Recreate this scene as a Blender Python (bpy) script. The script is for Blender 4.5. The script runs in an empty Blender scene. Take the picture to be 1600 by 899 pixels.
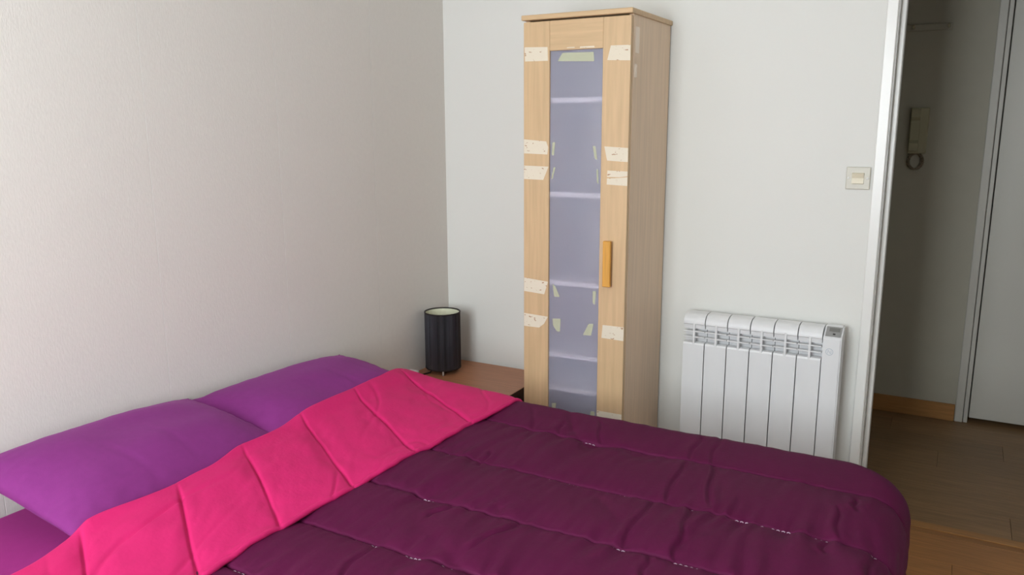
import bpy, bmesh, math, random
from mathutils import Vector, Matrix, noise, Euler
from mathutils.bvhtree import BVHTree

random.seed(7)
SC = bpy.context.scene
COL = SC.collection
PI = math.pi

# ------------------------------------------------------------------ camera
cam_d = bpy.data.cameras.new('camera')
cam_d.sensor_width = 36.0
cam_d.lens = 1252.4 / 1600 * 36.0
cam_d.clip_start = 0.02
cam = bpy.data.objects.new('camera', cam_d)
COL.objects.link(cam)
_r = Vector((0.87350854, 0.48679592, -0.00354395))
_u = -Vector((0.09293167, -0.17389421, -0.98036958))
_b = -Vector((-0.47785619, 0.85603185, -0.19713683))
cm = Matrix((( _r.x, _u.x, _b.x, 2.01), (_r.y, _u.y, _b.y, -3.0), (_r.z, _u.z, _b.z, 1.42), (0, 0, 0, 1)))
cam.matrix_world = cm
SC.camera = cam

# ------------------------------------------------------------------ world, window light, exposure
w = bpy.data.worlds.new('daylight'); SC.world = w
w.use_nodes = True
bg = w.node_tree.nodes['Background']
bg.inputs['Color'].default_value = (0.90, 0.96, 1.0, 1)
bg.inputs['Strength'].default_value = 7.6

WX0, WX1, WZ0, WZ1, WY = 0.50, 1.65, 0.80, 2.2, -3.65    # the window opening behind the camera
pl = bpy.data.lights.new('window_portal', 'AREA')
pl.shape = 'RECTANGLE'; pl.size = WX1 - WX0; pl.size_y = WZ1 - WZ0
pl.cycles.is_portal = True
po = bpy.data.objects.new('window_portal', pl); COL.objects.link(po)
po.location = ((WX0 + WX1) / 2, WY - 0.26, (WZ0 + WZ1) / 2)
po.rotation_euler = (PI / 2, 0, 0)

vs = SC.view_settings
vs.view_transform = 'Standard'; vs.look = 'None'; vs.gamma = 1.0; vs.use_curve_mapping = False
vs.exposure = 1.45
SC.display_settings.display_device = 'sRGB'

# ------------------------------------------------------------------ materials
def lin(c):
    return tuple((x / 255 / 12.92) if x / 255 <= 0.04045 else ((x / 255 + 0.055) / 1.055) ** 2.4 for x in c)

def mat(name, rgb, rough=0.6, spec=0.4, noise_amt=0.0, noise_scale=20.0, stretch=(1, 1, 1),
        bump=0.0, bump_scale=200.0, bump_stretch=(1, 1, 1), metal=0.0, sheen=0.0, rnd=0.0, coat=0.0):
    m = bpy.data.materials.new(name); m.use_nodes = True
    nt = m.node_tree; N = nt.nodes; L = nt.links
    p = N['Principled BSDF']
    c = lin(rgb)
    p.inputs['Roughness'].default_value = rough
    p.inputs['Specular IOR Level'].default_value = spec
    p.inputs['Metallic'].default_value = metal
    if sheen:
        p.inputs['Sheen Weight'].default_value = sheen
        p.inputs['Sheen Roughness'].default_value = 0.4
        p.inputs['Sheen Tint'].default_value = tuple(min(1, x * 1.6 + 0.15) for x in c) + (1,)
    if coat:
        p.inputs['Coat Weight'].default_value = coat
        p.inputs['Coat Roughness'].default_value = 0.2
    p.inputs['Base Color'].default_value = c + (1,)
    tc = N.new('ShaderNodeTexCoord')
    def mapped(st):
        mp = N.new('ShaderNodeMapping'); mp.inputs['Scale'].default_value = st
        L.new(tc.outputs['Object'], mp.inputs['Vector']); return mp.outputs['Vector']
    if noise_amt or rnd:
        nz = N.new('ShaderNodeTexNoise'); nz.inputs['Scale'].default_value = noise_scale
        nz.inputs['Detail'].default_value = 4
        vec = mapped(stretch)
        if rnd:
            oi = N.new('ShaderNodeObjectInfo')
            add = N.new('ShaderNodeVectorMath'); add.operation = 'MULTIPLY_ADD'
            sc = N.new('ShaderNodeCombineXYZ')
            for k in range(3): L.new(oi.outputs['Random'], sc.inputs[k])
            L.new(sc.outputs[0], add.inputs[0]); add.inputs[1].default_value = (37, 53, 71)
            L.new(vec, add.inputs[2]); vec = add.outputs[0]
        L.new(vec, nz.inputs['Vector'])
        rp = N.new('ShaderNodeValToRGB')
        rp.color_ramp.elements[0].position = 0.3; rp.color_ramp.elements[1].position = 0.7
        rp.color_ramp.elements[0].color = tuple(x * (1 - noise_amt) for x in c) + (1,)
        rp.color_ramp.elements[1].color = tuple(min(1, x * (1 + noise_amt)) for x in c) + (1,)
        L.new(nz.outputs['Fac'], rp.inputs['Fac'])
        out = rp.outputs['Color']
        if rnd:
            mr = N.new('ShaderNodeMapRange'); mr.inputs['To Min'].default_value = 1 - rnd; mr.inputs['To Max'].default_value = 1 + rnd
            L.new(oi.outputs['Random'], mr.inputs['Value'])
            hs = N.new('ShaderNodeHueSaturation'); L.new(mr.outputs[0], hs.inputs['Value']); L.new(out, hs.inputs['Color'])
            out = hs.outputs['Color']
        L.new(out, p.inputs['Base Color'])
    if bump:
        nb = N.new('ShaderNodeTexNoise'); nb.inputs['Scale'].default_value = bump_scale; nb.inputs['Detail'].default_value = 3
        L.new(mapped(bump_stretch), nb.inputs['Vector'])
        bp = N.new('ShaderNodeBump'); bp.inputs['Strength'].default_value = bump; bp.inputs['Distance'].default_value = 0.002
        L.new(nb.outputs['Fac'], bp.inputs['Height']); L.new(bp.outputs[0], p.inputs['Normal'])
    return m

M = {}
M['wall'] = mat('wall_paint', (226, 226, 221), 0.62, 0.3, bump=0.12, bump_scale=90)
M['wallpaper'] = mat('wallpaper', (222, 218, 212), 0.7, 0.25, noise_amt=0.012, noise_scale=60, bump=0.25, bump_scale=260, bump_stretch=(1, 1, .35))
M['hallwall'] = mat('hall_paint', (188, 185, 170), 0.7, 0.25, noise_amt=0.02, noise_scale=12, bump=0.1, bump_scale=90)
M['ceil'] = mat('ceiling_paint', (232, 231, 227), 0.8, 0.2)
M['gloss_white'] = mat('white_gloss_paint', (232, 232, 228), 0.28, 0.5, bump=0.05, bump_scale=40)
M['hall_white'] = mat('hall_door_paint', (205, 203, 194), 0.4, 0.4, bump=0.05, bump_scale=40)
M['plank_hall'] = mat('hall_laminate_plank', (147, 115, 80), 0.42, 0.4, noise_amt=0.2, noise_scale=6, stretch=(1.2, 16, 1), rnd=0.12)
M['plank'] = mat('laminate_plank', (170, 119, 70), 0.42, 0.4, noise_amt=0.18, noise_scale=6, stretch=(1.2, 16, 1), rnd=0.14)
M['subfloor'] = mat('floor_joint', (62, 44, 30), 0.8, 0.1)
M['base_wood'] = mat('baseboard_wood', (176, 128, 76), 0.45, 0.35, noise_amt=0.14, noise_scale=7, stretch=(1, 14, 14))
M['birch'] = mat('birch_veneer', (206, 175, 135), 0.45, 0.4, noise_amt=0.075, noise_scale=9, stretch=(9, 9, 0.5))
M['birch_h'] = mat('birch_veneer_rail', (206, 175, 135), 0.45, 0.4, noise_amt=0.075, noise_scale=9, stretch=(0.5, 9, 9))
M['birch_lit'] = mat('birch_veneer_lit', (222, 194, 164), 0.4, 0.45, noise_amt=0.07, noise_scale=9, stretch=(9, 9, 0.5))  # same birch foil, bounce light on the sides put into a lighter colour
M['shelf'] = mat('shelf_melamine', (246, 236, 228), 0.5, 0.3)
M['cab_in'] = mat('cabinet_inside', (196, 182, 165), 0.6, 0.3)
M['handle'] = mat('oiled_handle_wood', (216, 158, 70), 0.45, 0.4, noise_amt=0.1, noise_scale=14, stretch=(8, 8, 0.6))
M['tape_y'] = mat('yellowed_tape', (186, 188, 162), 0.6, 0.3)
M['clear_tape'] = mat('clear_tape_sheen', (240, 220, 198), 0.25, 0.6)
M['dark'] = mat('dark_gap', (24, 18, 14), 0.9, 0.1)
M['table'] = mat('brown_table_veneer', (172, 116, 82), 0.4, 0.45, noise_amt=0.12, noise_scale=8, stretch=(1, 12, 12))
M['table_edge'] = mat('table_dark_edge', (72, 48, 36), 0.5, 0.3)
M['leg_dark'] = mat('dark_leg_paint', (48, 42, 38), 0.5, 0.4)
M['shade'] = mat('black_thread_sheen', (44, 44, 49), 0.3, 0.6, noise_amt=0.85, noise_scale=11, stretch=(6, 6, .02))  # grey streaks put the satin sheen of the threads into the colour
M['shade_rim'] = mat('shade_rim_tape', (46, 40, 38), 0.6, 0.3)
M['lining'] = mat('cream_lining', (226, 226, 200), 0.6, 0.2)
M['chrome'] = mat('brushed_metal', (206, 200, 190), 0.25, 0.5, metal=1.0)
M['black_plastic'] = mat('black_plastic', (22, 20, 20), 0.4, 0.4)
M['white_plastic'] = mat('white_plastic', (228, 228, 224), 0.4, 0.5)
M['rad'] = mat('radiator_enamel', (228, 229, 230), 0.3, 0.5)
M['rad_dark'] = mat('radiator_core', (128, 134, 140), 0.5, 0.3)
M['rad_disp'] = mat('display_grey', (148, 148, 146), 0.35, 0.5)
M['rad_lcd'] = mat('lcd_grey', (122, 122, 118), 0.2, 0.5)
M['rad_logo'] = mat('logo_print', (190, 198, 206), 0.5, 0.3)
M['switch'] = mat('switch_plate', (206, 203, 190), 0.4, 0.45)
M['rocker'] = mat('switch_rocker', (224, 216, 192), 0.35, 0.5)
M['intercom'] = mat('intercom_plastic', (178, 174, 146), 0.5, 0.3)
M['intercom_d'] = mat('intercom_handset', (150, 137, 118), 0.5, 0.3)
M['pillow'] = mat('purple_cotton', (130, 48, 122), 0.8, 0.2, noise_amt=0.03, noise_scale=60, bump=0.15, bump_scale=500, sheen=0.25)
M['sheet'] = mat('purple_sheet', (146, 38, 116), 0.85, 0.2, noise_amt=0.03, noise_scale=40, bump=0.15, bump_scale=400, sheen=0.2)
M['maroon'] = mat('maroon_microfibre', (86, 14, 58), 0.7, 0.18, noise_amt=0.05, noise_scale=25, bump=0.25, bump_scale=120)
M['pink'] = mat('pink_microfibre', (204, 35, 105), 0.7, 0.2, noise_amt=0.03, noise_scale=25, bump=0.25, bump_scale=120, sheen=0.05)
M['stitch'] = mat('pale_stitch', (196, 172, 190), 0.7, 0.2)
M['bedbase'] = mat('bed_base_fabric', (70, 60, 64), 0.9, 0.1)

def tape_mat():
    m = mat('torn_paper_tape', (226, 216, 196), 0.7, 0.2)
    nt = m.node_tree; N = nt.nodes; L = nt.links; p = N['Principled BSDF']
    tc = [n for n in N if n.type == 'TEX_COORD'][0]
    mp = N.new('ShaderNodeMapping'); mp.inputs['Scale'].default_value = (60, 60, 130)
    L.new(tc.outputs['Object'], mp.inputs['Vector'])
    nz = N.new('ShaderNodeTexNoise'); nz.inputs['Scale'].default_value = 1.0; nz.inputs['Detail'].default_value = 2
    L.new(mp.outputs[0], nz.inputs['Vector'])
    rp = N.new('ShaderNodeValToRGB')
    rp.color_ramp.elements[0].position = 0.66; rp.color_ramp.elements[0].color = lin((226, 216, 196)) + (1,)
    rp.color_ramp.elements[1].position = 0.72; rp.color_ramp.elements[1].color = lin((176, 136, 104)) + (1,)
    L.new(nz.outputs['Fac'], rp.inputs['Fac']); L.new(rp.outputs[0], p.inputs['Base Color'])
    return m
M['tape'] = tape_mat()

def frosted():
    m = bpy.data.materials.new('frosted_glass'); m.use_nodes = True
    nt = m.node_tree; N = nt.nodes; L = nt.links
    N.clear()
    o = N.new('ShaderNodeOutputMaterial')
    d = N.new('ShaderNodeBsdfDiffuse'); d.inputs['Color'].default_value = lin((206, 208, 228)) + (1,)
    t = N.new('ShaderNodeBsdfRefraction'); t.inputs['IOR'].default_value = 1.02; t.inputs['Roughness'].default_value = 0.42
    t.inputs['Color'].default_value = lin((250, 250, 253)) + (1,)
    g = N.new('ShaderNodeBsdfGlossy'); g.inputs['Roughness'].default_value = 0.35
    a = N.new('ShaderNodeMixShader'); a.inputs[0].default_value = 0.72
    L.new(d.outputs[0], a.inputs[1]); L.new(t.outputs[0], a.inputs[2])
    b = N.new('ShaderNodeMixShader'); b.inputs[0].default_value = 0.03
    L.new(a.outputs[0], b.inputs[1]); L.new(g.outputs[0], b.inputs[2])
    L.new(b.outputs[0], o.inputs['Surface'])
    return m
M['frosted'] = frosted()

def clear_glass():
    m = bpy.data.materials.new('window_glass'); m.use_nodes = True
    nt = m.node_tree; N = nt.nodes; L = nt.links
    N.clear()
    o = N.new('ShaderNodeOutputMaterial'); t = N.new('ShaderNodeBsdfTransparent'); g = N.new('ShaderNodeBsdfGlossy')
    g.inputs['Roughness'].default_value = 0.02
    a = N.new('ShaderNodeMixShader'); a.inputs[0].default_value = 0.05
    L.new(t.outputs[0], a.inputs[1]); L.new(g.outputs[0], a.inputs[2]); L.new(a.outputs[0], o.inputs['Surface'])
    return m
M['glass'] = clear_glass()

# ------------------------------------------------------------------ mesh helpers
def add_box(bm, x0, x1, y0, y1, z0, z1, bev=0.0, seg=1):
    r = bmesh.ops.create_cube(bm, size=1.0)
    vsx = r['verts']
    for v in vsx:
        v.co = Vector((x0 + (v.co.x + .5) * (x1 - x0), y0 + (v.co.y + .5) * (y1 - y0), z0 + (v.co.z + .5) * (z1 - z0)))
    if bev:
        es = list({e for v in vsx for e in v.link_edges})
        bmesh.ops.bevel(bm, geom=es, offset=bev, segments=seg, affect='EDGES', profile=0.5)

def add_prism(bm, pts, axis, a, b):
    """extrude a closed 2D outline along an axis ('x': pts are (y,z); 'y': (x,z); 'z': (x,y))"""
    def P(p, t):
        return {'x': (t, p[0], p[1]), 'y': (p[0], t, p[1]), 'z': (p[0], p[1], t)}[axis]
    va = [bm.verts.new(P(p, a)) for p in pts]; vb = [bm.verts.new(P(p, b)) for p in pts]
    n = len(pts)
    bm.faces.new(va); bm.faces.new(vb[::-1])
    for i in range(n):
        bm.faces.new((va[i], vb[i], vb[(i + 1) % n], va[(i + 1) % n]))

def add_tube(bm, pts, r, n=8):
    pts = [Vector(p) for p in pts]
    rings = []
    up = Vector((0.13, 0.21, 0.97))
    for i, p in enumerate(pts):
        t = (pts[min(i + 1, len(pts) - 1)] - pts[max(i - 1, 0)]).normalized()
        u = t.cross(up)
        if u.length < 1e-3: u = t.cross(Vector((1, 0, 0)))
        u.normalize(); v = t.cross(u)
        rings.append([bm.verts.new(p + (u * math.cos(2 * PI * k / n) + v * math.sin(2 * PI * k / n)) * r) for k in range(n)])
    for a, b in zip(rings, rings[1:]):
        for k in range(n):
            bm.faces.new((a[k], b[k], b[(k + 1) % n], a[(k + 1) % n]))
    bm.faces.new(rings[0]); bm.faces.new(rings[-1][::-1])

def add_lathe(bm, prof, n=32, c=(0, 0)):
    """prof: list of (r, z) bottom to top; open ends are left open unless r is 0"""
    rings = []
    for r, z in prof:
        rings.append([bm.verts.new((c[0] + max(r, 1e-5) * math.cos(2 * PI * k / n), c[1] + max(r, 1e-5) * math.sin(2 * PI * k / n), z)) for k in range(n)])
    for a, b in zip(rings, rings[1:]):
        for k in range(n):
            bm.faces.new((a[k], a[(k + 1) % n], b[(k + 1) % n], b[k]))

def obj(name, bm, m, parent=None, smooth=False, loc=(0, 0, 0)):
    me = bpy.data.meshes.new(name)
    if isinstance(bm, bmesh.types.BMesh):
        bmesh.ops.recalc_face_normals(bm, faces=bm.faces)
        bm.to_mesh(me); bm.free()
    else:
        me = bm
    if m is not None and not me.materials: me.materials.append(M[m])
    if smooth:
        for p in me.polygons: p.use_smooth = True
    o = bpy.data.objects.new(name, me); COL.objects.link(o)
    o.location = loc
    if parent: o.parent = parent
    return o

def tag(o, label=None, cat=None, group=None, kind=None):
    if label: o['label'] = label
    if cat: o['category'] = cat
    if group: o['group'] = group
    if kind: o['kind'] = kind
    return o

def empty(name, loc, label, cat, group=None):
    o = bpy.data.objects.new(name, None); COL.objects.link(o); o.location = loc; o.empty_display_size = 0.05
    return tag(o, label, cat, group)

def box_obj(name, m, parent, dims, bev=0.0, seg=1, smooth=False):
    bm = bmesh.new(); add_box(bm, *dims, bev=bev, seg=seg)
    return obj(name, bm, m, parent, smooth)

def structure(o, label, cat):
    return tag(o, label, cat, kind='structure')

# ------------------------------------------------------------------ room shell
RX, RY0, RZ = 2.75, WY, 2.5            # right wall, window wall, ceiling height
HX0, HX1, HY = 1.0, 3.2, 1.30         # hall extents
DX0, DX1, DZ = 1.80, 2.62, 2.04       # clear doorway

# floors with single planks
def floor(name, x0, x1, y0, y1, label, pm='plank'):
    bm = bmesh.new(); add_box(bm, x0, x1, y0, y1, -0.06, -0.004)
    fl = structure(obj(name, bm, 'subfloor'), label, 'floor')
    W, Lp = 0.192, 1.28
    bm = bmesh.new(); add_box(bm, 0, Lp - 0.0012, 0, W - 0.0012, -0.008, 0, bev=0.0006)
    full = bpy.data.meshes.new('plank'); bmesh.ops.recalc_face_normals(bm, faces=bm.faces); bm.to_mesh(full); bm.free(); full.materials.append(M[pm])
    y = y0; row = 0
    while y < y1 - 0.01:
        wy = min(W, y1 - y)
        x = x0 - [0.0, 0.46, 0.88, 0.25][row % 4]
        while x < x1 - 0.01:
            a = max(x, x0); b = min(x + Lp, x1)
            if b - a > 0.02:
                if b - a > Lp - 0.01 and wy == W:
                    obj('plank', full, None, fl, loc=(a, y, 0))
                else:
                    bm = bmesh.new(); add_box(bm, 0, b - a - 0.0012, 0, wy - 0.0012, -0.008, 0, bev=0.0006)
                    obj('plank', bm, pm, fl, loc=(a, y, 0))
            x += Lp
        y += W; row += 1
    return fl
floor('floor', 0, RX, RY0, 0.035, 'warm brown laminate plank floor of the bedroom')
floor('floor_hall', HX0, HX1, 0.075, HY + 0.10, 'dim laminate plank floor of the hallway beyond the doorway', 'plank_hall')
structure(box_obj('trim_2', 'base_wood', None, (1.765, 2.66, 0.032, 0.078, -0.02, 0.004), bev=0.002),
          'thin wooden threshold strip on the floor of the doorway', 'threshold')

structure(box_obj('ceiling', 'ceil', None, (-0.1, HX1 + .1, RY0 - 0.25, HY + 0.2, RZ, RZ + 0.1)), 'plain white ceiling over bedroom and hall', 'ceiling')

bm = bmesh.new(); add_box(bm, -0.1, 0, RY0, 0.1, -0.06, RZ)
wl = structure(obj('wall_left', bm, 'wall'), 'off-white papered wall behind the pillows', 'wall')
y = 0.0; bmw = None
strip = bmesh.new(); add_box(strip, 0, 0.0012, -0.4985, 0, 0, RZ, bev=0.0004)
sm = bpy.data.meshes.new('wallpaper_strip'); bmesh.ops.recalc_face_normals(strip, faces=strip.faces); strip.to_mesh(sm); strip.free(); sm.materials.append(M['wallpaper'])
for k in range(7):
    obj('wallpaper_strip', sm, None, wl, loc=(0, -0.5 * k, 0))

bm = bmesh.new()
add_box(bm, -0.1, 1.765, 0, 0.1, -0.06, RZ)
add_box(bm, 1.765, 2.66, 0, 0.1, DZ + 0.03, RZ)
add_box(bm, 2.66, HX1, 0, 0.1, -0.06, RZ)
structure(obj('wall_back', bm, 'wall'), 'smooth white wall behind the cabinet and radiator', 'wall')
structure(box_obj('wall_right', 'wall', None, (RX, RX + 0.1, RY0, 0, -0.06, RZ)), 'plain white wall on the right of the bedroom', 'wall')
bm = bmesh.new()
add_box(bm, -0.1, WX0, WY - 0.25, WY, -0.06, RZ); add_box(bm, WX1, RX + .1, WY - 0.25, WY, -0.06, RZ)
add_box(bm, WX0, WX1, WY - 0.25, WY, -0.06, WZ0); add_box(bm, WX0, WX1, WY - 0.25, WY, WZ1, RZ)
structure(obj('wall_front', bm, 'wall'), 'white window wall behind the viewer', 'wall')
# window
wi = bpy.data.objects.new('window_1', None); COL.objects.link(wi); wi.location = ((WX0 + WX1) / 2, WY - .1, WZ0)
structure(wi, 'two-leaf white window that lights the bedroom', 'window')
def wchild(o): o.parent = wi; o.matrix_parent_inverse = Matrix.Translation(wi.location).inverted(); return o
bm = bmesh.new()
fy0, fy1 = WY - 0.13, WY - 0.07
add_box(bm, WX0, WX0 + .05, fy0, fy1, WZ0, WZ1); add_box(bm, WX1 - .05, WX1, fy0, fy1, WZ0, WZ1)
add_box(bm, WX0 + .05, WX1 - .05, fy0, fy1, WZ0, WZ0 + .05); add_box(bm, WX0 + .05, WX1 - .05, fy0, fy1, WZ1 - .05, WZ1)
xm = (WX0 + WX1) / 2; add_box(bm, xm - .03, xm + .03, fy0, fy1, WZ0 + .05, WZ1 - .05)
wchild(obj('window_frame', bm, 'gloss_white'))
for a, b in ((WX0 + .05, xm - .03), (xm + .03, WX1 - .05)):
    wchild(box_obj('window_pane', 'glass', None, (a, b, WY - .102, WY - .098, WZ0 + .05, WZ1 - .05)))
wchild(box_obj('window_sill', 'gloss_white', None, (WX0 - .04, WX1 + .04, WY - .07, WY + .06, WZ0 - .03, WZ0), bev=.004))

# hall
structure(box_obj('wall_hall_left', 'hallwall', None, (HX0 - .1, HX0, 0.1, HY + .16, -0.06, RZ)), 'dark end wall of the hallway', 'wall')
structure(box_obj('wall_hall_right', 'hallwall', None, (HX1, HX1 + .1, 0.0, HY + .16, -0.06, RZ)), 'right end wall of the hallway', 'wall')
HDX0, HDX1 = 2.146, 2.98
bm = bmesh.new()
add_box(bm, HX0, 2.12, HY, HY + 0.1, -0.06, RZ); add_box(bm, HDX1 + .03, HX1, HY, HY + 0.1, -0.06, RZ)
add_box(bm, 2.12, HDX1 + .03, HY, HY + .1, DZ + .03, RZ); add_box(bm, HX0, HX1, HY + .1, HY + .16, -0.06, RZ)
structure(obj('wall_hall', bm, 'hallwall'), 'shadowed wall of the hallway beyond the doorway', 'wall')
structure(box_obj('baseboard_hall', 'base_wood', None, (HX0, 2.083, HY - .014, HY, 0, 0.083), bev=0.002), 'wooden baseboard along the hallway wall', 'baseboard')
bm = bmesh.new(); add_box(bm, 0.0, 1.745, -0.014, 0, 0, 0.083, bev=.002)
structure(obj('baseboard_back', bm, 'base_wood'), 'wooden baseboard along the bedroom back wall', 'baseboard')

# hall door: frame with casing, white leaf
dr = bpy.data.objects.new('door_2', None); COL.objects.link(dr); dr.location = (2.56, HY, 0)
structure(dr, 'plain white flush door at the far side of the hallway', 'door')
def dchild(o, p): o.parent = p; o.matrix_parent_inverse = Matrix.Translation(p.location).inverted(); return o
bm = bmesh.new(); add_box(bm, 2.085, 2.120, HY - .014, HY + .0, 0, DZ + .07, bev=.003)
add_box(bm, HDX1 + .026, HDX1 + .065, HY - .014, HY, 0, DZ + .07, bev=.003); add_box(bm, 2.120, HDX1 + .026, HY - .014, HY, DZ + .03, DZ + .07, bev=.003)
dchild(obj('casing', bm, 'hall_white'), dr)
bm = bmesh.new(); add_box(bm, 2.1225, 2.1405, HY - .006, HY + .08, 0, DZ + .026, bev=.002)
add_box(bm, HDX1 + .006, HDX1 + .024, HY - .006, HY + .08, 0, DZ + .026, bev=.002); add_box(bm, 2.1405, HDX1 + .006, HY - .006, HY + .08, DZ + .006, DZ + .026, bev=.002)
dchild(obj('jamb', bm, 'hall_white'), dr)
dchild(box_obj('door_leaf', 'hall_white', None, (HDX0, HDX1, HY + .012, HY + .052, 0.022, DZ), bev=.002), dr)
bm = bmesh.new(); add_box(bm, 2.86, 2.90, HY + .004, HY + .012, .95, 1.16, bev=.003); add_tube(bm, [(2.88, HY + .006, 1.06), (2.88, HY - .04, 1.06), (2.87, HY - .045, 1.06), (2.76, HY - .045, 1.06)], .009)
dchild(obj('door_handle', bm, 'chrome'), dr)

# bedroom door frame
fr = bpy.data.objects.new('door_1', None); COL.objects.link(fr); fr.location = ((DX0 + DX1) / 2, 0.05, 0)
structure(fr, 'white painted open door frame between bedroom and hallway', 'door frame')
for s in (0, 1):
    def X(a): return a if s == 0 else (DX0 + DX1) - a
    def bb(bm, a, b, *r, bev=0): add_box(bm, min(X(a), X(b)), max(X(a), X(b)), *r, bev=bev)
    bm = bmesh.new(); bb(bm, 1.745, 1.780, -.014, 0, 0, DZ + .055, bev=.003)
    dchild(obj('casing', bm, 'gloss_white'), fr)
    bm = bmesh.new(); bb(bm, 1.765, 1.783, 0.0, 0.1, 0, DZ + .02); bb(bm, 1.783, 1.800, 0.045, 0.1, 0, DZ, bev=.003)
    dchild(obj('jamb', bm, 'gloss_white'), fr)
dchild(box_obj('casing', 'gloss_white', None, (1.780, DX1 + .02, -.014, 0, DZ + .02, DZ + .055), bev=.003), fr)
bm = bmesh.new(); add_box(bm, 1.783, DX1 + .017, 0, .1, DZ + .017, DZ + .035); add_box(bm, 1.8, DX1, .045, .1, DZ, DZ + .017)
dchild(obj('head_jamb', bm, 'gloss_white'), fr)

# ------------------------------------------------------------------ bed
BX1, BY0, BY1 = 1.970, -0.745, -2.36       # outer limits of the hanging duvet: foot, far side, near side
bb_ = empty('bed_base', (1.0, -1.55, 0), 'dark upholstered bed base standing under the mattress', 'bed')
def bchild(o): o.parent = bb_; o.matrix_parent_inverse = Matrix.Translation(bb_.location).inverted(); return o
bchild(box_obj('box_base', 'bedbase', None, (0.06, 1.90, -2.27, -0.83, 0.12, 0.28), bev=.01))
for x in (0.14, 1.82):
    for yy in (-2.2, -0.90):
        bm = bmesh.new(); add_lathe(bm, [(0, 0), (.02, 0), (.026, .12), (0, .12)], 14, (x, yy)); bchild(obj('leg', bm, 'leg_dark'))

def rounded_slab(x0, x1, y0, y1, z0, z1, r, seg=5):
    bm = bmesh.new(); add_box(bm, x0, x1, y0, y1, z0, z1, bev=r, seg=seg); return bm
o = obj('mattress', rounded_slab(0.03, 1.91, -2.29, -0.81, 0.282, 0.50, 0.045), 'sheet', smooth=True)
tag(o, 'mattress in a plum purple fitted sheet, showing beside the near pillow', 'mattress')

def nz(x, y, z=0.0): return noise.noise(Vector((x, y, z)))

def superpillow(n=72, W=0.72, D=0.50, T=0.19, seed=0.0, seam=0.1):
    """closed cushion: local x across the bed end (depth D), y along the wall (W), z up"""
    bm = bmesh.new()
    def P(u, v, s):
        au, av = abs(u), abs(v)
        k = (max(0, 1 - au ** 2.6) ** 0.62) * (max(0, 1 - av ** 3.0) ** 0.60)
        # sides draw in between the pointed corners
        x = u * D / 2 * (1 - 0.05 * (1 - v * v)); yy = v * W / 2 * (1 - 0.045 * (1 - u * u))
        h = T / 2 * k
        wv = 0.010 * nz(u * 1.7 + seed, v * 1.9, seed) * k
        # short gathers near the rim and a couple of long creases
        rim = max(au, av) ** 6
        g = 0.005 * nz(u * 9 + seed, v * 9, 3.1 + seed) * rim
        c1 = sum(math.exp(-((v - 0.10 * u - sv) / 0.018) ** 2) * 0.0035 * max(0, 1 - abs(u - .35) / .6) for sv in (seam, seam - .42))
        c1 += 0.006 * nz(u * 3.5 + seed, v * 11, 8.0) * max(0, av - .45) * k
        return Vector((x, yy, s * h + wv + (g - c1) * (1 if s > 0 else 0)))
    top = [[None] * (n + 1) for _ in range(n + 1)]; bot = [[None] * (n + 1) for _ in range(n + 1)]
    for i in range(n + 1):
        for j in range(n + 1):
            u = math.sin((i / n - .5) * PI * .999); v = math.sin((j / n - .5) * PI * .999)
            u = 0.55 * u + 0.45 * (2 * i / n - 1); v = 0.55 * v + 0.45 * (2 * j / n - 1)
            edge = i in (0, n) or j in (0, n)
            top[i][j] = bm.verts.new(P(u, v, 1))
            bot[i][j] = top[i][j] if edge else bm.verts.new(P(u, v, -1))
    for i in range(n):
        for j in range(n):
            bm.faces.new((top[i][j], top[i + 1][j], top[i + 1][j + 1], top[i][j + 1]))
            q = (bot[i][j], bot[i][j + 1], bot[i + 1][j + 1], bot[i + 1][j])
            if len(set(q)) == 4:
                try: bm.faces.new(q)
                except ValueError: pass
    return bm

PIL = [((0.232, -1.770, 0.588), 10, 2, 3.0, 0.155, 0.0, 0.05, 'purple pillow in front, nearer the viewer, with faint creases across it'),
       ((0.238, -1.132, 0.560), 9, -1, 1.8, 0.14, 4.7, 0.6, 'smooth purple pillow behind, on the side of the lamp')]
PBVH = []
for loc, ry, rz, rx, th_, sd, sm_, lab in PIL:
    bm = superpillow(D=0.43, W=(0.67 if sd == 0 else 0.69), T=th_, seed=sd, seam=sm_)
    rot = Euler((math.radians(-rx), math.radians(ry), math.radians(rz)))
    t_ = bm.copy(); t_.transform(Matrix.Translation(loc) @ rot.to_matrix().to_4x4()); PBVH.append(BVHTree.FromBMesh(t_)); t_.free()
    o = obj('pillow', bm, 'pillow', smooth=True, loc=loc)
    o.rotation_euler = rot
    tag(o, lab, 'pillow', 'purple pillows at the head of the bed')
def pillow_top(x, y):
    z = 0.50
    for t_ in PBVH:
        h = t_.ray_cast(Vector((x, y, 2.0)), Vector((0, 0, -1)))
        if h[0] is not None: z = max(z, h[0].z)
    return z

# smoothed height of the pillows, on which the turned-back duvet edge rests
HS, HXA, HYA, HNX, HNY = 0.02, 0.16, -2.40, 30, 90
_h = [[pillow_top(HXA + i * HS, HYA + j * HS) for j in range(HNY)] for i in range(HNX)]
def _filt(g, f):
    return [[f([g[min(max(i + p, 0), HNX - 1)][min(max(j + q, 0), HNY - 1)] for p in (-1, 0, 1) for q in (-1, 0, 1)]) for j in range(HNY)] for i in range(HNX)]
_h = _filt(_h, max); _h = _filt(_h, lambda l: sum(l) / 9); _h = _filt(_h, lambda l: sum(l) / 9)
def pillow_smooth(x, y):
    u = min(max((x - HXA) / HS, 0), HNX - 1.001); v = min(max((y - HYA) / HS, 0), HNY - 1.001)
    i, j = int(u), int(v); u -= i; v -= j
    return (_h[i][j] * (1 - u) + _h[i + 1][j] * u) * (1 - v) + (_h[i][j + 1] * (1 - u) + _h[i + 1][j + 1] * u) * v

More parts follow.
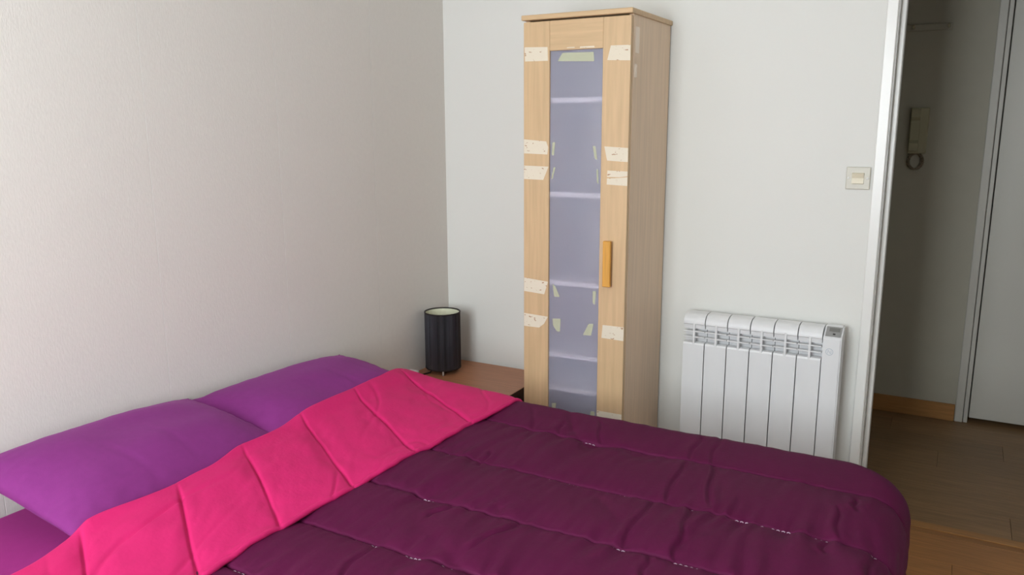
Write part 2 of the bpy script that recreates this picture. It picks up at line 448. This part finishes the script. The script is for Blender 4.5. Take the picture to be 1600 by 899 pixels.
# --- duvet: grid laid over a rounded bed and hanging over its sides
SEAMS = [-0.40, -0.70, -0.985, -1.262, -1.512, -1.750, -1.972, -2.21, -2.45, -2.75]
def lay(a, b, z0, r, grow, xe=BX1, y0=BY0, y1=BY1, rc=0.10):
    """plan position (a,b) of the flat cloth -> point on the bed, normal"""
    xi = xe - r - rc; yi0 = y0 - r - rc; yi1 = y1 + r + rc
    r = r + grow
    px = min(a, xi); py = max(min(b, yi0), yi1)
    dx, dy = a - px, b - py
    L = math.hypot(dx, dy)
    if L < 1e-9: return Vector((a, b, z0 + grow)), Vector((0, 0, 1))
    nx, ny = dx / L, dy / L
    d = L - rc
    if d <= 0: return Vector((a, b, z0 + grow)), Vector((0, 0, 1))
    if d < r * PI / 2:
        t = d / r
        out, down, nv = r * math.sin(t), r * (1 - math.cos(t)), Vector((nx * math.sin(t), ny * math.sin(t), math.cos(t)))
    else:
        e = d - r * PI / 2
        out, down, nv = r + 0.03 * e, min(r + e, z0 - 0.06), Vector((nx, ny, 0.0))
    return Vector((px + nx * (rc + out), py + ny * (rc + out), z0 + grow - down)), nv

def channel(b, seams):
    for s0, s1 in zip(seams, seams[1:]):
        if s1 <= b <= s0:
            t = (s0 - b) / (s0 - s1); return t, min(b - s1, s0 - b)
    return 0.5, 0.1

CREASES = [((1.429, -1.0), (1.455, -1.25)), ((1.502, -.985), (1.555, -1.23)), ((1.521, -1.262), (1.548, -1.408)), ((1.548, -1.408), (1.557, -1.506)),
           ((1.43, -1.27), (1.443, -1.50)), ((1.471, -.80), (1.491, -.975)), ((1.424, -.83), (1.433, -.98)), ((1.827, -1.10), (1.849, -1.25)), ((1.856, -1.03), (1.868, -1.10)),
           ((1.114, -.85), (1.173, -.98)), ((1.017, -.90), (1.039, -.98)), ((.934, -1.20), (.95, -1.29)), ((1.512, -1.52), (1.53, -1.62)), ((1.92, -1.25), (1.918, -1.40)),
           ((1.822, -1.258), (1.829, -1.33)), ((1.20, -1.52), (1.17, -1.68)), ((1.02, -1.52), (1.0, -1.60)), ((.97, -1.75), (1.0, -1.9)), ((1.25, -1.75), (1.23, -1.95))]
def crease_at(a, b):
    v = 0.0
    for (x0, y0), (x1, y1) in CREASES:
        if min(y0, y1) - .03 < b < max(y0, y1) + .03 and abs(a - (x0 + x1) / 2) < .09:
            t = (b - y0) / (y1 - y0); tc = min(1, max(0, t))
            d = a - (x0 + (x1 - x0) * t) - .004 * math.sin(t * 7)
            e = math.exp(-(max(0, abs(t - .5) - .42) / .10) ** 2)
            v += e * (-.0055 * math.exp(-(d / .0048) ** 2) + .0028 * math.exp(-((d + .014) / .010) ** 2) + .0015 * math.exp(-((d - .016) / .012) ** 2))
    return v
def puff(a, b, seams=SEAMS):
    t, ds = channel(b, seams)
    base = 0.011 * (max(0.0, 1 - (2 * t - 1) ** 2) ** 0.75)
    near = math.exp(-ds / 0.06)
    keep = 1 - math.exp(-ds / 0.008)
    msk = min(1, max(0, nz(a * 2.6, b * 2.6, 55.0) * 2.2 + 0.55))
    if -1.52 < b < -1.25: msk = max(msk, math.exp(-((a - 1.66) / .2) ** 2) * 1.6)
    g = 0.0105 * nz(a * 28 + 1.5 * nz(a * 3, b * 4, 2.0), b * 2.6, 0.3) * (0.30 + near) * keep * (0.25 + msk)
    g += 0.005 * nz(a * 52, b * 8, 1.3) * near * keep
    big = 0.007 * nz(a * 2.1, b * 2.3, 9.0) + 0.004 * nz(a * 6 + 2 * b, b * 5, 4.0)
    cr = 0.0
    q = nz(a * 5.0 + 1.8 * b, b * 2.0, 21.0)
    cr -= 0.006 * math.exp(-(q / 0.06) ** 2) * max(0, nz(a * 2.2, b * 2.8, 31.0) + .2)
    fade = 0.45 if b > -0.985 else 1.0
    return base + (g + big) * fade + cr + crease_at(a, b) * keep * (fade * .5 + .5) - 0.0085 * math.exp(-(ds / 0.0034) ** 2)

ZT, RD = 0.528, 0.085
def duvet_pt(a, b):
    p, n = lay(a, b, ZT, RD, 0.0)
    return p + n * puff(a, b), n

def grid_mesh(fn, us, vs_):
    bm = bmesh.new()
    g = [[bm.verts.new(fn(u, v)) for v in vs_] for u in us]
    for i in range(len(us) - 1):
        for j in range(len(vs_) - 1):
            bm.faces.new((g[i][j], g[i][j + 1], g[i + 1][j + 1], g[i + 1][j]))
    return bm

dv = empty('duvet', (1.2, -1.55, 0.5), 'quilted duvet, dark plum outside with its pink lining folded back', 'duvet')
def vchild(o, p=dv): o.parent = p; o.matrix_parent_inverse = Matrix.Translation(dv.location).inverted(); return o
def lsp(a, b, n): return [a + (b - a) * i / (n - 1) for i in range(n)]
bs = sorted(set([round(x, 4) for x in lsp(-2.62, -0.46, 400)] + [s + d for s in SEAMS if -2.62 < s < -.46 for d in (-.006, -.0035, -.0018, 0, .0018, .0035, .006)]))
bm = grid_mesh(lambda a, b: duvet_pt(a, b)[0], lsp(0.50, 2.26, 440), bs)
o = vchild(obj('outer_cover', bm, 'maroon', smooth=True)); o['label'] = 'dark plum quilted outer cover'
md = o.modifiers.new('thick', 'SOLIDIFY'); md.thickness = 0.022; md.offset = -1

# --- folded-back pink lining
def interp(tab, q):
    tab = sorted(tab)
    if q <= tab[0][0]: return tab[0][1]
    for (a, va), (b, vb) in zip(tab, tab[1:]):
        if q <= b:
            t = (q - a) / (b - a); t = t * t * (3 - 2 * t); return va + (vb - va) * t
    return tab[-1][1]
CREASE = [(-2.6, .66), (-2.23, .475), (-2.06, .445), (-1.9, .455), (-1.75, .445), (-1.6, .42), (-1.3, .395), (-1.0, .385), (-.8, .36), (-.5, .35)]
HEM = [(-2.6, .76), (-2.07, .755), (-1.7, .750), (-1.4, .765), (-1.1, .780), (-.9, .800), (-.75, .80), (-.5, .78)]
LIFT = [(-2.6, .02), (-2.2, .03), (-1.9, .05), (-1.65, .05), (-1.35, .045), (-1.1, .045), (-.9, .035), (-.75, .022), (-.5, .01)]
FS = [-0.45, -0.78, -1.06, -1.325, -1.572, -1.811, -2.04, -2.28, -2.6]
def flap_pt(s, b):
    """s: 0 at the crease .. 1 at the hem; s<0 curls under"""
    xc, xh = interp(CREASE, b), interp(HEM, b)
    xh += 0.008 * nz(b * 9, 2.2) + 0.004 * nz(b * 25, 5.2)
    lift = interp(LIFT, b)
    skew = 0.20 * (1 - max(s, 0))
    bq = b - skew                                    # quilting lines run askew on the turned-back part
    t, ds = channel(bq, FS)
    a = xc + max(s, 0) * (xh - xc)
    sp_ = max(s, 0)
    pf = 0.007 * (max(0.0, 1 - (2 * t - 1) ** 2) ** 0.6)
    near = math.exp(-ds / 0.05)
    keep = 1 - math.exp(-ds / 0.008)
    pf += 0.0068 * nz(a * 9 + bq * 6, bq * 14 - a * 7, 7.7) * (0.35 + near) * keep + 0.005 * nz(a * 3, bq * 3, 12.0)
    pf += 0.0030 * nz(a * 30 + bq * 9, bq * 30, 3.7) * near * keep
    q = nz(a * 3.0 + 3.5 * bq, bq * 2.0 - 3 * a, 41.0)
    pf -= 0.007 * math.exp(-(q / 0.045) ** 2) * max(0, nz(a * 3, bq * 3, 33.0) + .25)
    pf -= 0.0065 * math.exp(-(ds / 0.004) ** 2)
    pf *= min(1, 0.10 + 5 * min(sp_, 1 - sp_ + .12))
    base, n = lay(a, b, ZT, RD, 0.0)
    hgt = lift * (1 - sp_) ** 1.2 + 0.014
    if n.z > .9:
        need = pillow_smooth(a, b) - ZT + 0.014          # the fold rests on the front of the pillows
        k = 0.012; d_ = need - hgt
        hgt = need if d_ > 4 * k else hgt + max(0, d_) if d_ < -4 * k else hgt + k * math.log(1 + math.exp(d_ / k))
        hgt = max(hgt, puff(a, b) + .005) if a > .52 else hgt
    if s < 0:
        th = -s * PI
        rr = 0.012
        return base + Vector((-rr * math.sin(th), 0, 0)) + n * (hgt + pf - rr * (1 - math.cos(th)))
    return base + n * (hgt + pf)
ss = [-1, -.9, -.8, -.7, -.6, -.5, -.4, -.3, -.2, -.1] + lsp(0, 1, 120)
bm = grid_mesh(flap_pt, ss, lsp(-2.60, -0.52, 620))
o = vchild(obj('folded_lining', bm, 'pink', smooth=True)); o['label'] = 'bright pink lining folded back over the cover'
md = o.modifiers.new('thick', 'SOLIDIFY'); md.thickness = 0.012; md.offset = -1
# rolled hem along the free edge
bm = bmesh.new(); add_tube(bm, [flap_pt(1.0, b) + Vector((0.001, 0, -0.005)) for b in lsp(-2.60, -0.52, 260)], 0.0075, 8)
vchild(obj('hem', bm, 'pink', smooth=True))

# pale stitches showing in stretches of the quilting seams
bm = bmesh.new()
RUNS = [(-1.262, .80, .90), (-1.262, 1.03, 1.42), (-1.262, 1.50, 1.97), (-1.512, .82, .86), (-1.512, .93, 1.03), (-1.512, 1.40, 1.70),
        (-0.985, 1.08, 1.16), (-1.750, .90, 1.25), (-1.972, .78, 1.0)]
for yb, a0, a1 in RUNS:
    a = a0
    while a < a1:
        if random.random() < 0.75:
            p0, n0 = duvet_pt(a, yb); p1, n1 = duvet_pt(a + 0.0075, yb)
            add_tube(bm, [p0 + n0 * .0040, (p0 + p1) / 2 + n0 * .0058, p1 + n1 * .0040], 0.0011, 5)
        a += 0.0115
o = vchild(obj('stitching', bm, 'stitch')); o['kind'] = 'stuff'; o['label'] = 'pale stitches along the quilting seams'

# ------------------------------------------------------------------ tall cabinet
CX0, CX1, CYF, CZ = 0.613, 1.017, -0.41, 1.80
cb = empty('cabinet', ((CX0 + CX1) / 2, -0.2, 0), 'tall narrow birch cabinet with a frosted glass door patched with tape', 'cabinet')
def cchild(o, p=None):
    o.parent = p or cb
    if not p: o.matrix_parent_inverse = Matrix.Translation(cb.location).inverted()
    return o
cchild(box_obj('top_panel', 'birch_h', None, (CX0 - .004, CX1 + .006, CYF - .008, -0.006, CZ - .017, CZ), bev=.002))
cchild(box_obj('side_panel', 'birch_lit', None, (CX0, CX0 + .016, CYF + .022, -.01, 0, CZ - .017), bev=.001))
sp = cchild(box_obj('side_panel', 'birch_lit', None, (CX1 - .016, CX1, CYF + .022, -.01, 0, CZ - .017), bev=.001))
cchild(box_obj('back_panel', 'cab_in', None, (CX0 + .016, CX1 - .016, -.018, -.012, .06, CZ - .017)))
cchild(box_obj('bottom_panel', 'birch_h', None, (CX0 + .016, CX1 - .016, CYF + .024, -.018, .06, .076)))
cchild(box_obj('plinth', 'birch_h', None, (CX0 + .016, CX1 - .016, CYF + .05, CYF + .066, 0, .06)))
for z in (1.518, 1.188, .865, .592, .461):
    cchild(box_obj('shelf', 'shelf', None, (CX0 + .0165, CX1 - .0165, CYF + .0145, -.018, z - .018, z), bev=.001))
# strips of clear tape on the side, their reflection put into a paler colour
for z0, z1, y0, y1 in ((1.66, 1.745, -.372, -.335), (1.58, 1.625, -.378, -.350)):
    o = cchild(box_obj('tape_strip', 'clear_tape', None, (CX1, CX1 + .0004, y0, y1, z0, z1)), sp)

PX0, PX1, PZ0, PZ1 = .717, .917, .16, 1.677
yb = CYF + .020
dx0, dx1, dz0, dz1 = CX0 + .002, CX1 - .001, .062, CZ - .023
# door: two full-height stiles with a rail between at top and bottom, each board a piece of the door
bm = bmesh.new(); add_box(bm, dx0, PX0, CYF, yb, dz0, dz1, bev=.0012)
door = cchild(obj('door', bm, 'birch')); door['label'] = 'birch framed door'
cchild(box_obj('stile', 'birch', None, (PX1, dx1, CYF, yb, dz0, dz1), bev=.0012), door)
cchild(box_obj('rail', 'birch_h', None, (PX0 + .0004, PX1 - .0004, CYF + .0006, yb, PZ1, dz1), bev=.0008), door)
cchild(box_obj('rail', 'birch_h', None, (PX0 + .0004, PX1 - .0004, CYF + .0006, yb, dz0, PZ0), bev=.0008), door)
o = cchild(box_obj('glass_pane', 'frosted', None, (PX0 + .0003, PX1 - .0003, CYF + .008, CYF + .012, PZ0 + .0003, PZ1 - .0003)), door)
o['label'] = 'frosted bluish glass pane'
o = cchild(box_obj('handle', 'handle', None, (.940, .968, CYF - .026, CYF - .012, .866, 1.028), bev=.002), door); o['label'] = 'honey-coloured wooden bar handle'
for z in (.895, 1.0): cchild(box_obj('handle_post', 'handle', None, (.948, .960, CYF - .012, CYF, z - .006, z + .006)), door)
TAPES = [[(0.6187, 1.6937), (0.7089, 1.6903), (0.7112, 1.6439), (0.6207, 1.6451)], [(0.9454, 1.6838), (1.0153, 1.6827), (1.0156, 1.633), (0.9334, 1.6371)], [(0.7847, 1.6856), (0.8121, 1.686), (0.8129, 1.6825), (0.7828, 1.683)], [(0.8335, 1.686), (0.8852, 1.6858), (0.8872, 1.6803), (0.8316, 1.6813)], [(0.6165, 1.3742), (0.7059, 1.3672), (0.7136, 1.3468), (0.7101, 1.3214), (0.6165, 1.3242)], [(0.6165, 1.2806), (0.7155, 1.2786), (0.6945, 1.2308), (0.6165, 1.2322)], [(0.9289, 1.3518), (1.0154, 1.347), (1.0153, 1.3001), (0.9397, 1.3039)], [(0.9419, 1.2703), (1.0154, 1.2682), (1.0154, 1.2528), (0.987, 1.2482), (0.9409, 1.2482)], [(0.941, 1.243), (0.9843, 1.2455), (1.0154, 1.249), (1.0154, 1.2194), (0.9401, 1.2222)], [(0.6165, 0.8668), (0.7159, 0.8592), (0.7003, 0.8111), (0.6165, 0.8157)], [(0.6165, 0.731), (0.7165, 0.7271), (0.7000, 0.6985), (0.6794, 0.6817), (0.6165, 0.6813)], [(0.9353, 0.722), (1.0155, 0.7225), (1.0155, 0.6724), (0.9313, 0.6741)], [(0.9190, 0.3968), (1.0155, 0.3975), (1.0155, 0.3459), (0.919, 0.3472)]]
YEL = [[(0.7629, 1.6687), (0.88, 1.6668), (0.8824, 1.636), (0.7451, 1.6416)], [(0.7266, 1.3639), (0.7372, 1.364), (0.733, 1.3186), (0.7239, 1.3198)], [(0.8823, 1.3519), (0.8923, 1.352), (0.9003, 1.3053), (0.8902, 1.3103)], [(0.7318, 1.277), (0.7394, 1.2758), (0.7276, 1.2337), (0.723, 1.2376)], [(0.8981, 1.2726), (0.9038, 1.2714), (0.9062, 1.2216), (0.9004, 1.2267)], [(0.7305, 0.8519), (0.7428, 0.8418), (0.7605, 0.8051), (0.7378, 0.8044)], [(0.8911, 0.8396), (0.9043, 0.8408), (0.9003, 0.7909), (0.8919, 0.7963)], [(0.7314, 0.721), (0.7648, 0.7232), (0.7618, 0.674), (0.7494, 0.6742), (0.7334, 0.6951)], [(0.8765, 0.7169), (0.8966, 0.7193), (0.8873, 0.6751), (0.8551, 0.6726)], [(0.7308, 0.3909), (0.7497, 0.3941), (0.7436, 0.3613), (0.7331, 0.3594)], [(0.8911, 0.3871), (0.9071, 0.386), (0.9036, 0.3583), (0.8875, 0.3593)]]
for poly in TAPES:
    bm = bmesh.new(); add_prism(bm, poly, 'y', CYF - .0006, CYF + .0004)
    o = cchild(obj('tape_strip', bm, 'tape'), door); o['label'] = 'whitish torn tape stuck on the door frame'
for poly in YEL:
    bm = bmesh.new(); add_prism(bm, poly, 'y', CYF + .0075, CYF + .0085)
    o = cchild(obj('tape_scrap', bm, 'tape_y'), door); o['label'] = 'yellowish tape scrap on the glass'

# ------------------------------------------------------------------ radiator
RA = empty('radiator', (1.42, -0.07, 0.13), 'white electric wall radiator with six panels and a control end', 'radiator')
def rchild(o, p=None):
    o.parent = p or RA
    if not p: o.matrix_parent_inverse = Matrix.Translation(RA.location).inverted()
    return o
RX0, PITCH, FY, RB, RT = 1.141, 0.0828, -0.115, 0.13, 0.727
def cap_profile():
    pts = [(-.035, RT - .02), (-.035, RT - .004), (-.045, RT), (-.075, RT - .001)]
    for k in range(1, 9):                                    # soft shoulder
        t = k / 8 * PI / 2
        pts.append((-.075 + (FY + .075) * math.sin(t), RT - .032 + .031 * math.cos(t)))
    pts += [(FY, .690), (FY + .004, .687), (FY + .007, .672), (FY + .02, .674), (FY + .022, .69), (-.06, .70)]
    return pts
def section_bm():
    bm = bmesh.new()
    g = 0.0018
    add_prism(bm, cap_profile(), 'x', g, PITCH - g)
    # front plate, its top edge turned back into the vent
    add_prism(bm, [(FY, RB), (FY, .610), (FY + .003, .617), (FY + .018, .620), (FY + .018, .614), (FY + .010, .606), (FY + .010, RB)], 'x', g, PITCH - g)
    # inner fin plate that shows pale through the vent
    add_prism(bm, [(FY + .034, RB), (FY + .038, .66), (FY + .042, .69), (FY + .06, .69), (FY + .06, RB)], 'x', .0012, PITCH - .0012)
    return bm
bm = section_bm(); me = bpy.data.meshes.new('section'); bmesh.ops.recalc_face_normals(bm, faces=bm.faces); bm.to_mesh(me); bm.free(); me.materials.append(M['rad'])
def bar(z, h):
    bm = bmesh.new(); add_box(bm, .0014, PITCH - .0014, FY - .0005, FY + .016, z, z + h, bev=.001)
    m2 = bpy.data.meshes.new('vent_bar'); bmesh.ops.recalc_face_normals(bm, faces=bm.faces); bm.to_mesh(m2); bm.free(); m2.materials.append(M['rad']); return m2
b1, b2 = bar(.659, .0045), bar(.6375, .0045)
bm = bmesh.new(); add_box(bm, PITCH / 2 - .004, PITCH / 2 + .004, FY - .001, FY + .022, .612, .697, bev=.0012)
rib = bpy.data.meshes.new('vent_rib'); bmesh.ops.recalc_face_normals(bm, faces=bm.faces); bm.to_mesh(rib); bm.free(); rib.materials.append(M['rad'])
for k in range(6):
    x = RX0 + PITCH * k
    s_ = rchild(obj('section', me, None, loc=(x, 0, 0)))
    for nm, mm in (('vent_bar', b1), ('vent_bar', b2), ('vent_rib', rib)):
        c = obj(nm, mm, None, loc=(0, 0, 0)); c.parent = s_
rchild(box_obj('core', 'rad_dark', None, (RX0 + .01, RX0 + 6 * PITCH, -.050, -.036, RB + .01, .70)))
ex0, ex1 = RX0 + 6 * PITCH + .001, 1.700
bm = bmesh.new()
pts = [(-.032, RB), (-.032, RT + .001), (-.045, RT + .003), (-.070, RT + .002), (FY + .002, .700), (FY - .002, .694), (FY - .002, RB)]
add_prism(bm, pts, 'x', ex0, ex1)
bmesh.ops.bevel(bm, geom=[e for e in bm.edges], offset=.004, segments=2, affect='EDGES')
ec = rchild(obj('control_end', bm, 'rad')); ec['label'] = 'white control end of the radiator'
# control display on the sloping top edge
pa, pb = Vector((0, -.072, RT + .001)), Vector((0, FY + .003, .700))
dn = (pb - pa).normalized(); nn = Vector((0, dn.z, -dn.y)); nn = nn if nn.z > 0 else -nn
def slope_box(name, m, x0, x1, t0, t1, h0, h1, parent):
    bm = bmesh.new(); L = (pb - pa).length; vv = []
    for h in (h0, h1):
        for (x, t) in ((x0, t0), (x1, t0), (x1, t1), (x0, t1)):
            q = pa + dn * (t * L) + nn * h; vv.append(bm.verts.new((x, q.y, q.z)))
    for f in ((0, 1, 2, 3), (4, 7, 6, 5), (0, 4, 5, 1), (1, 5, 6, 2), (2, 6, 7, 3), (3, 7, 4, 0)): bm.faces.new([vv[i] for i in f])
    return rchild(obj(name, bm, m), parent)
slope_box('display_panel', 'rad_disp', ex0 + .006, ex1 - .005, .05, .98, -.002, .0022, ec)
slope_box('display_screen', 'rad_lcd', ex0 + .016, ex1 - .010, .18, .52, .002, .003, ec)
slope_box('button', 'black_plastic', ex0 + .030, ex0 + .038, .72, .82, .002, .0035, ec)
# round printed emblem
bm = bmesh.new()
cxl, czl, ro, ri = 1.663, .647, .0125, .0105
vo, vi = [], []
for k in range(28):
    t = 2 * PI * k / 28
    vo.append(bm.verts.new((cxl + ro * math.cos(t), FY - .0024, czl + ro * math.sin(t)))); vi.append(bm.verts.new((cxl + ri * math.cos(t), FY - .0024, czl + ri * math.sin(t))))
for k in range(28): bm.faces.new((vo[k], vo[(k + 1) % 28], vi[(k + 1) % 28], vi[k]))
for poly in ([(-.006, -.006), (-.0045, -.006), (-.0045, .006), (-.006, .006)], [(.0045, -.006), (.006, -.006), (.006, .006), (.0045, .006)], [(-.0045, .006), (-.0025, .006), (.0045, -.006), (.0025, -.006)]):
    add_prism(bm, [(cxl + a, czl + b) for a, b in poly], 'y', FY - .0026, FY - .0015)
rchild(obj('emblem', bm, 'rad_logo'), ec)
for x in (1.25, 1.55):
    for z in (.25, .60): rchild(box_obj('wall_bracket', 'rad', None, (x, x + .03, -.04, 0, z, z + .04)))

# ------------------------------------------------------------------ light switch
sw = empty('light_switch', (1.6985, 0, 1.20), 'square beige light switch on the white wall beside the door frame', 'switch')
def schild(o): o.parent = sw; o.matrix_parent_inverse = Matrix.Translation(sw.location).inverted(); return o
schild(box_obj('plate', 'switch', None, (1.660, 1.737, -.008, 0, 1.203, 1.280), bev=.003, seg=2))
bm = bmesh.new(); add_prism(bm, [(-.008, 1.222), (-.014, 1.224), (-.0105, 1.242), (-.0155, 1.258), (-.008, 1.260)], 'x', 1.679, 1.717)
schild(obj('rocker', bm, 'rocker'))
for x in (1.668, 1.728):  # screws coloured white to carry their bright highlights
    bm = bmesh.new()
    for i in range(0, 1): pass
    r = bmesh.ops.create_uvsphere(bm, u_segments=12, v_segments=8, radius=.0042)
    for v in r['verts']: v.co = Vector((x + v.co.x, -.008 + v.co.y * .5, 1.2415 + v.co.z))
    schild(obj('glint_screw', bm, 'gloss_white', smooth=True))

# ------------------------------------------------------------------ bedside table
TZ = 0.37
tb = empty('bedside_table', (0.262, -.30, 0), 'low brown wooden bedside table in the corner', 'table')
def tchild(o): o.parent = tb; o.matrix_parent_inverse = Matrix.Translation(tb.location).inverted(); return o
tchild(box_obj('table_top', 'table', None, (0.004, 0.518, -0.60, -0.016, TZ - .020, TZ), bev=.0015))
tchild(box_obj('edge_band', 'table_edge', None, (0.518, 0.5195, -0.60, -0.016, TZ - .0195, TZ - .001)))
for x in (.02, .462):
    for yy in (-.585, -.065):
        tchild(box_obj('leg', 'leg_dark', None, (x, x + .04, yy, yy + .04, 0, TZ - .020), bev=.002))
for y0 in (-.575, -.058):
    tchild(box_obj('apron', 'table_edge', None, (.06, .462, y0, y0 + .018, TZ - .085, TZ - .020)))
for x in (.028, .475):
    tchild(box_obj('apron', 'table_edge', None, (x, x + .018, -.545, -.065, TZ - .085, TZ - .020)))

# ------------------------------------------------------------------ lamp
LX, LY = 0.105, -0.205
lp = empty('table_lamp', (LX, LY, TZ), 'black cylinder table lamp on the bedside table', 'lamp')
def lchild(o, p=None):
    o.parent = p or lp
    if not p: o.matrix_parent_inverse = Matrix.Translation(lp.location).inverted()
    return o
R0, Z0, Z1 = 0.0765, TZ + .024, TZ + .268
bm = bmesh.new()
n = 300
rings = []
for z in (Z0, Z1):
    rings.append([bm.verts.new((LX + (R0 + (.0007 if k % 2 else -.0005) + .0006 * nz(k * .23, 3)) * math.cos(2 * PI * k / n), LY + (R0 + (.0007 if k % 2 else -.0005) + .0006 * nz(k * .23, 3)) * math.sin(2 * PI * k / n), z)) for k in range(n)])
for k in range(n): bm.faces.new((rings[0][k], rings[0][(k + 1) % n], rings[1][(k + 1) % n], rings[1][k]))
sh = lchild(obj('lamp_shade', bm, 'shade')); sh['label'] = 'black threaded shade'
bm = bmesh.new(); add_lathe(bm, [(R0 - .0015, Z0), (R0 - .0015, Z1)], 64, (LX, LY))
o = lchild(obj('lining', bm, 'lining', smooth=True), sh); o['label'] = 'cream lining'
for z in (Z0, Z1):
    bm = bmesh.new(); add_lathe(bm, [(R0 - .003, z - .003), (R0 + .0015, z - .003), (R0 + .0018, z), (R0 + .0015, z + .002), (R0 - .003, z + .002), (R0 - .003, z - .003)], 64, (LX, LY))
    lchild(obj('rim', bm, 'shade_rim', smooth=True), sh)
# base disc with three short metal feet and the lamp holder
for k in range(3):
    t = math.radians(-61 + 4 + 120 * k)
    bm = bmesh.new(); add_lathe(bm, [(0, TZ), (.004, TZ), (.0035, Z0 + .03), (0, Z0 + .03)], 12, (LX + .068 * math.cos(t), LY + .068 * math.sin(t)))
    lchild(obj('foot', bm, 'white_plastic', smooth=True))
bm = bmesh.new(); add_lathe(bm, [(0, Z0 + .006), (.072, Z0 + .006), (.072, Z0 + .012), (0, Z0 + .012)], 40, (LX, LY))
lchild(obj('base_disc', bm, 'black_plastic'))
bm = bmesh.new(); add_lathe(bm, [(0, Z0 + .012), (.018, Z0 + .012), (.018, Z0 + .06), (.014, Z0 + .064), (0, Z0 + .064)], 24, (LX, LY))
lchild(obj('lamp_holder', bm, 'white_plastic', smooth=True))
bm = bmesh.new(); add_lathe(bm, [(.012, Z0 + .06), (.013, Z0 + .075), (.024, Z0 + .10), (.026, Z0 + .115), (.02, Z0 + .135), (.008, Z0 + .145), (0, Z0 + .146)], 24, (LX, LY))
lchild(obj('bulb', bm, 'white_plastic', smooth=True))
bm = bmesh.new(); add_tube(bm, [(LX - .02, LY - .03, TZ + .026), (LX - .03, LY - .06, TZ + .006), (LX - .045, LY - .09, TZ + .0035), (LX - .055, LY - .13, TZ + .0035), (LX - .06, LY - .17, TZ + .0035), (.035, -.43, TZ + .0035), (.03, -.47, TZ + .012)], .003, 6)
lchild(obj('cord', bm, 'black_plastic', smooth=True))
# white plug adapter peeping out behind the folded duvet
pg = empty('plug_adapter', (.04, -.345, TZ), 'small white plug adapter lying behind the pink fold, by the lamp', 'plug')
def pchild(o): o.parent = pg; o.matrix_parent_inverse = Matrix.Translation(pg.location).inverted(); return o
pchild(box_obj('housing', 'white_plastic', None, (.012, .062, -.375, -.320, TZ, TZ + .030), bev=.008, seg=3, smooth=True))
bm = bmesh.new()
for dx in (-.0095, .0095): add_tube(bm, [(.037 + dx, -.376, TZ + .015), (.037 + dx, -.394, TZ + .015)], .0024, 8)
pchild(obj('pin', bm, 'chrome'))

# ------------------------------------------------------------------ things on the hallway wall
ic = empty('intercom', (1.80, HY, 1.29), 'dim beige intercom handset on the hallway wall', 'intercom')
def ichild(o): o.parent = ic; o.matrix_parent_inverse = Matrix.Translation(ic.location).inverted(); return o
ichild(box_obj('housing', 'intercom', None, (1.772, 1.850, HY - .035, HY, 1.288, 1.500), bev=.005, seg=2))
bm = bmesh.new(); add_prism(bm, [(HY - .035, 1.300), (HY - .062, 1.303), (HY - .066, 1.335), (HY - .050, 1.35), (HY - .048, 1.44), (HY - .066, 1.455), (HY - .062, 1.490), (HY - .035, 1.492)], 'x', 1.778, 1.815)
ichild(obj('handset', bm, 'intercom'))
bm = bmesh.new()
pts = []
for k in range(160):
    t = k / 159; th = -PI * .55 + t * PI * 2.0
    c = Vector((1.808 + .030 * math.cos(th + PI), HY - .02, 1.252 + .036 * math.sin(th + PI) ))
    pts.append(c + Vector((.006 * math.cos(k * 1.1), .006 * math.sin(k * 1.1), 0)))
pts.append(Vector((1.80, HY - .03, 1.295)))
add_tube(bm, pts, .0035, 6)
ichild(obj('coiled_cord', bm, 'intercom_d', smooth=True))

rk = empty('coat_rail', (1.70, HY, 1.86), 'thin dim wall rail high on the hallway wall', 'rail')
def kchild(o): o.parent = rk; o.matrix_parent_inverse = Matrix.Translation(rk.location).inverted(); return o
kchild(box_obj('board', 'hallwall', None, (1.35, 1.91, HY - .018, HY, 1.845, 1.875), bev=.003))
for x in (1.45, 1.60, 1.75, 1.895):
    bm = bmesh.new(); add_tube(bm, [(x, HY - .018, 1.858), (x, HY - .045, 1.856), (x, HY - .055, 1.866)], .006, 8)
    kchild(obj('peg', bm, 'intercom', smooth=True))
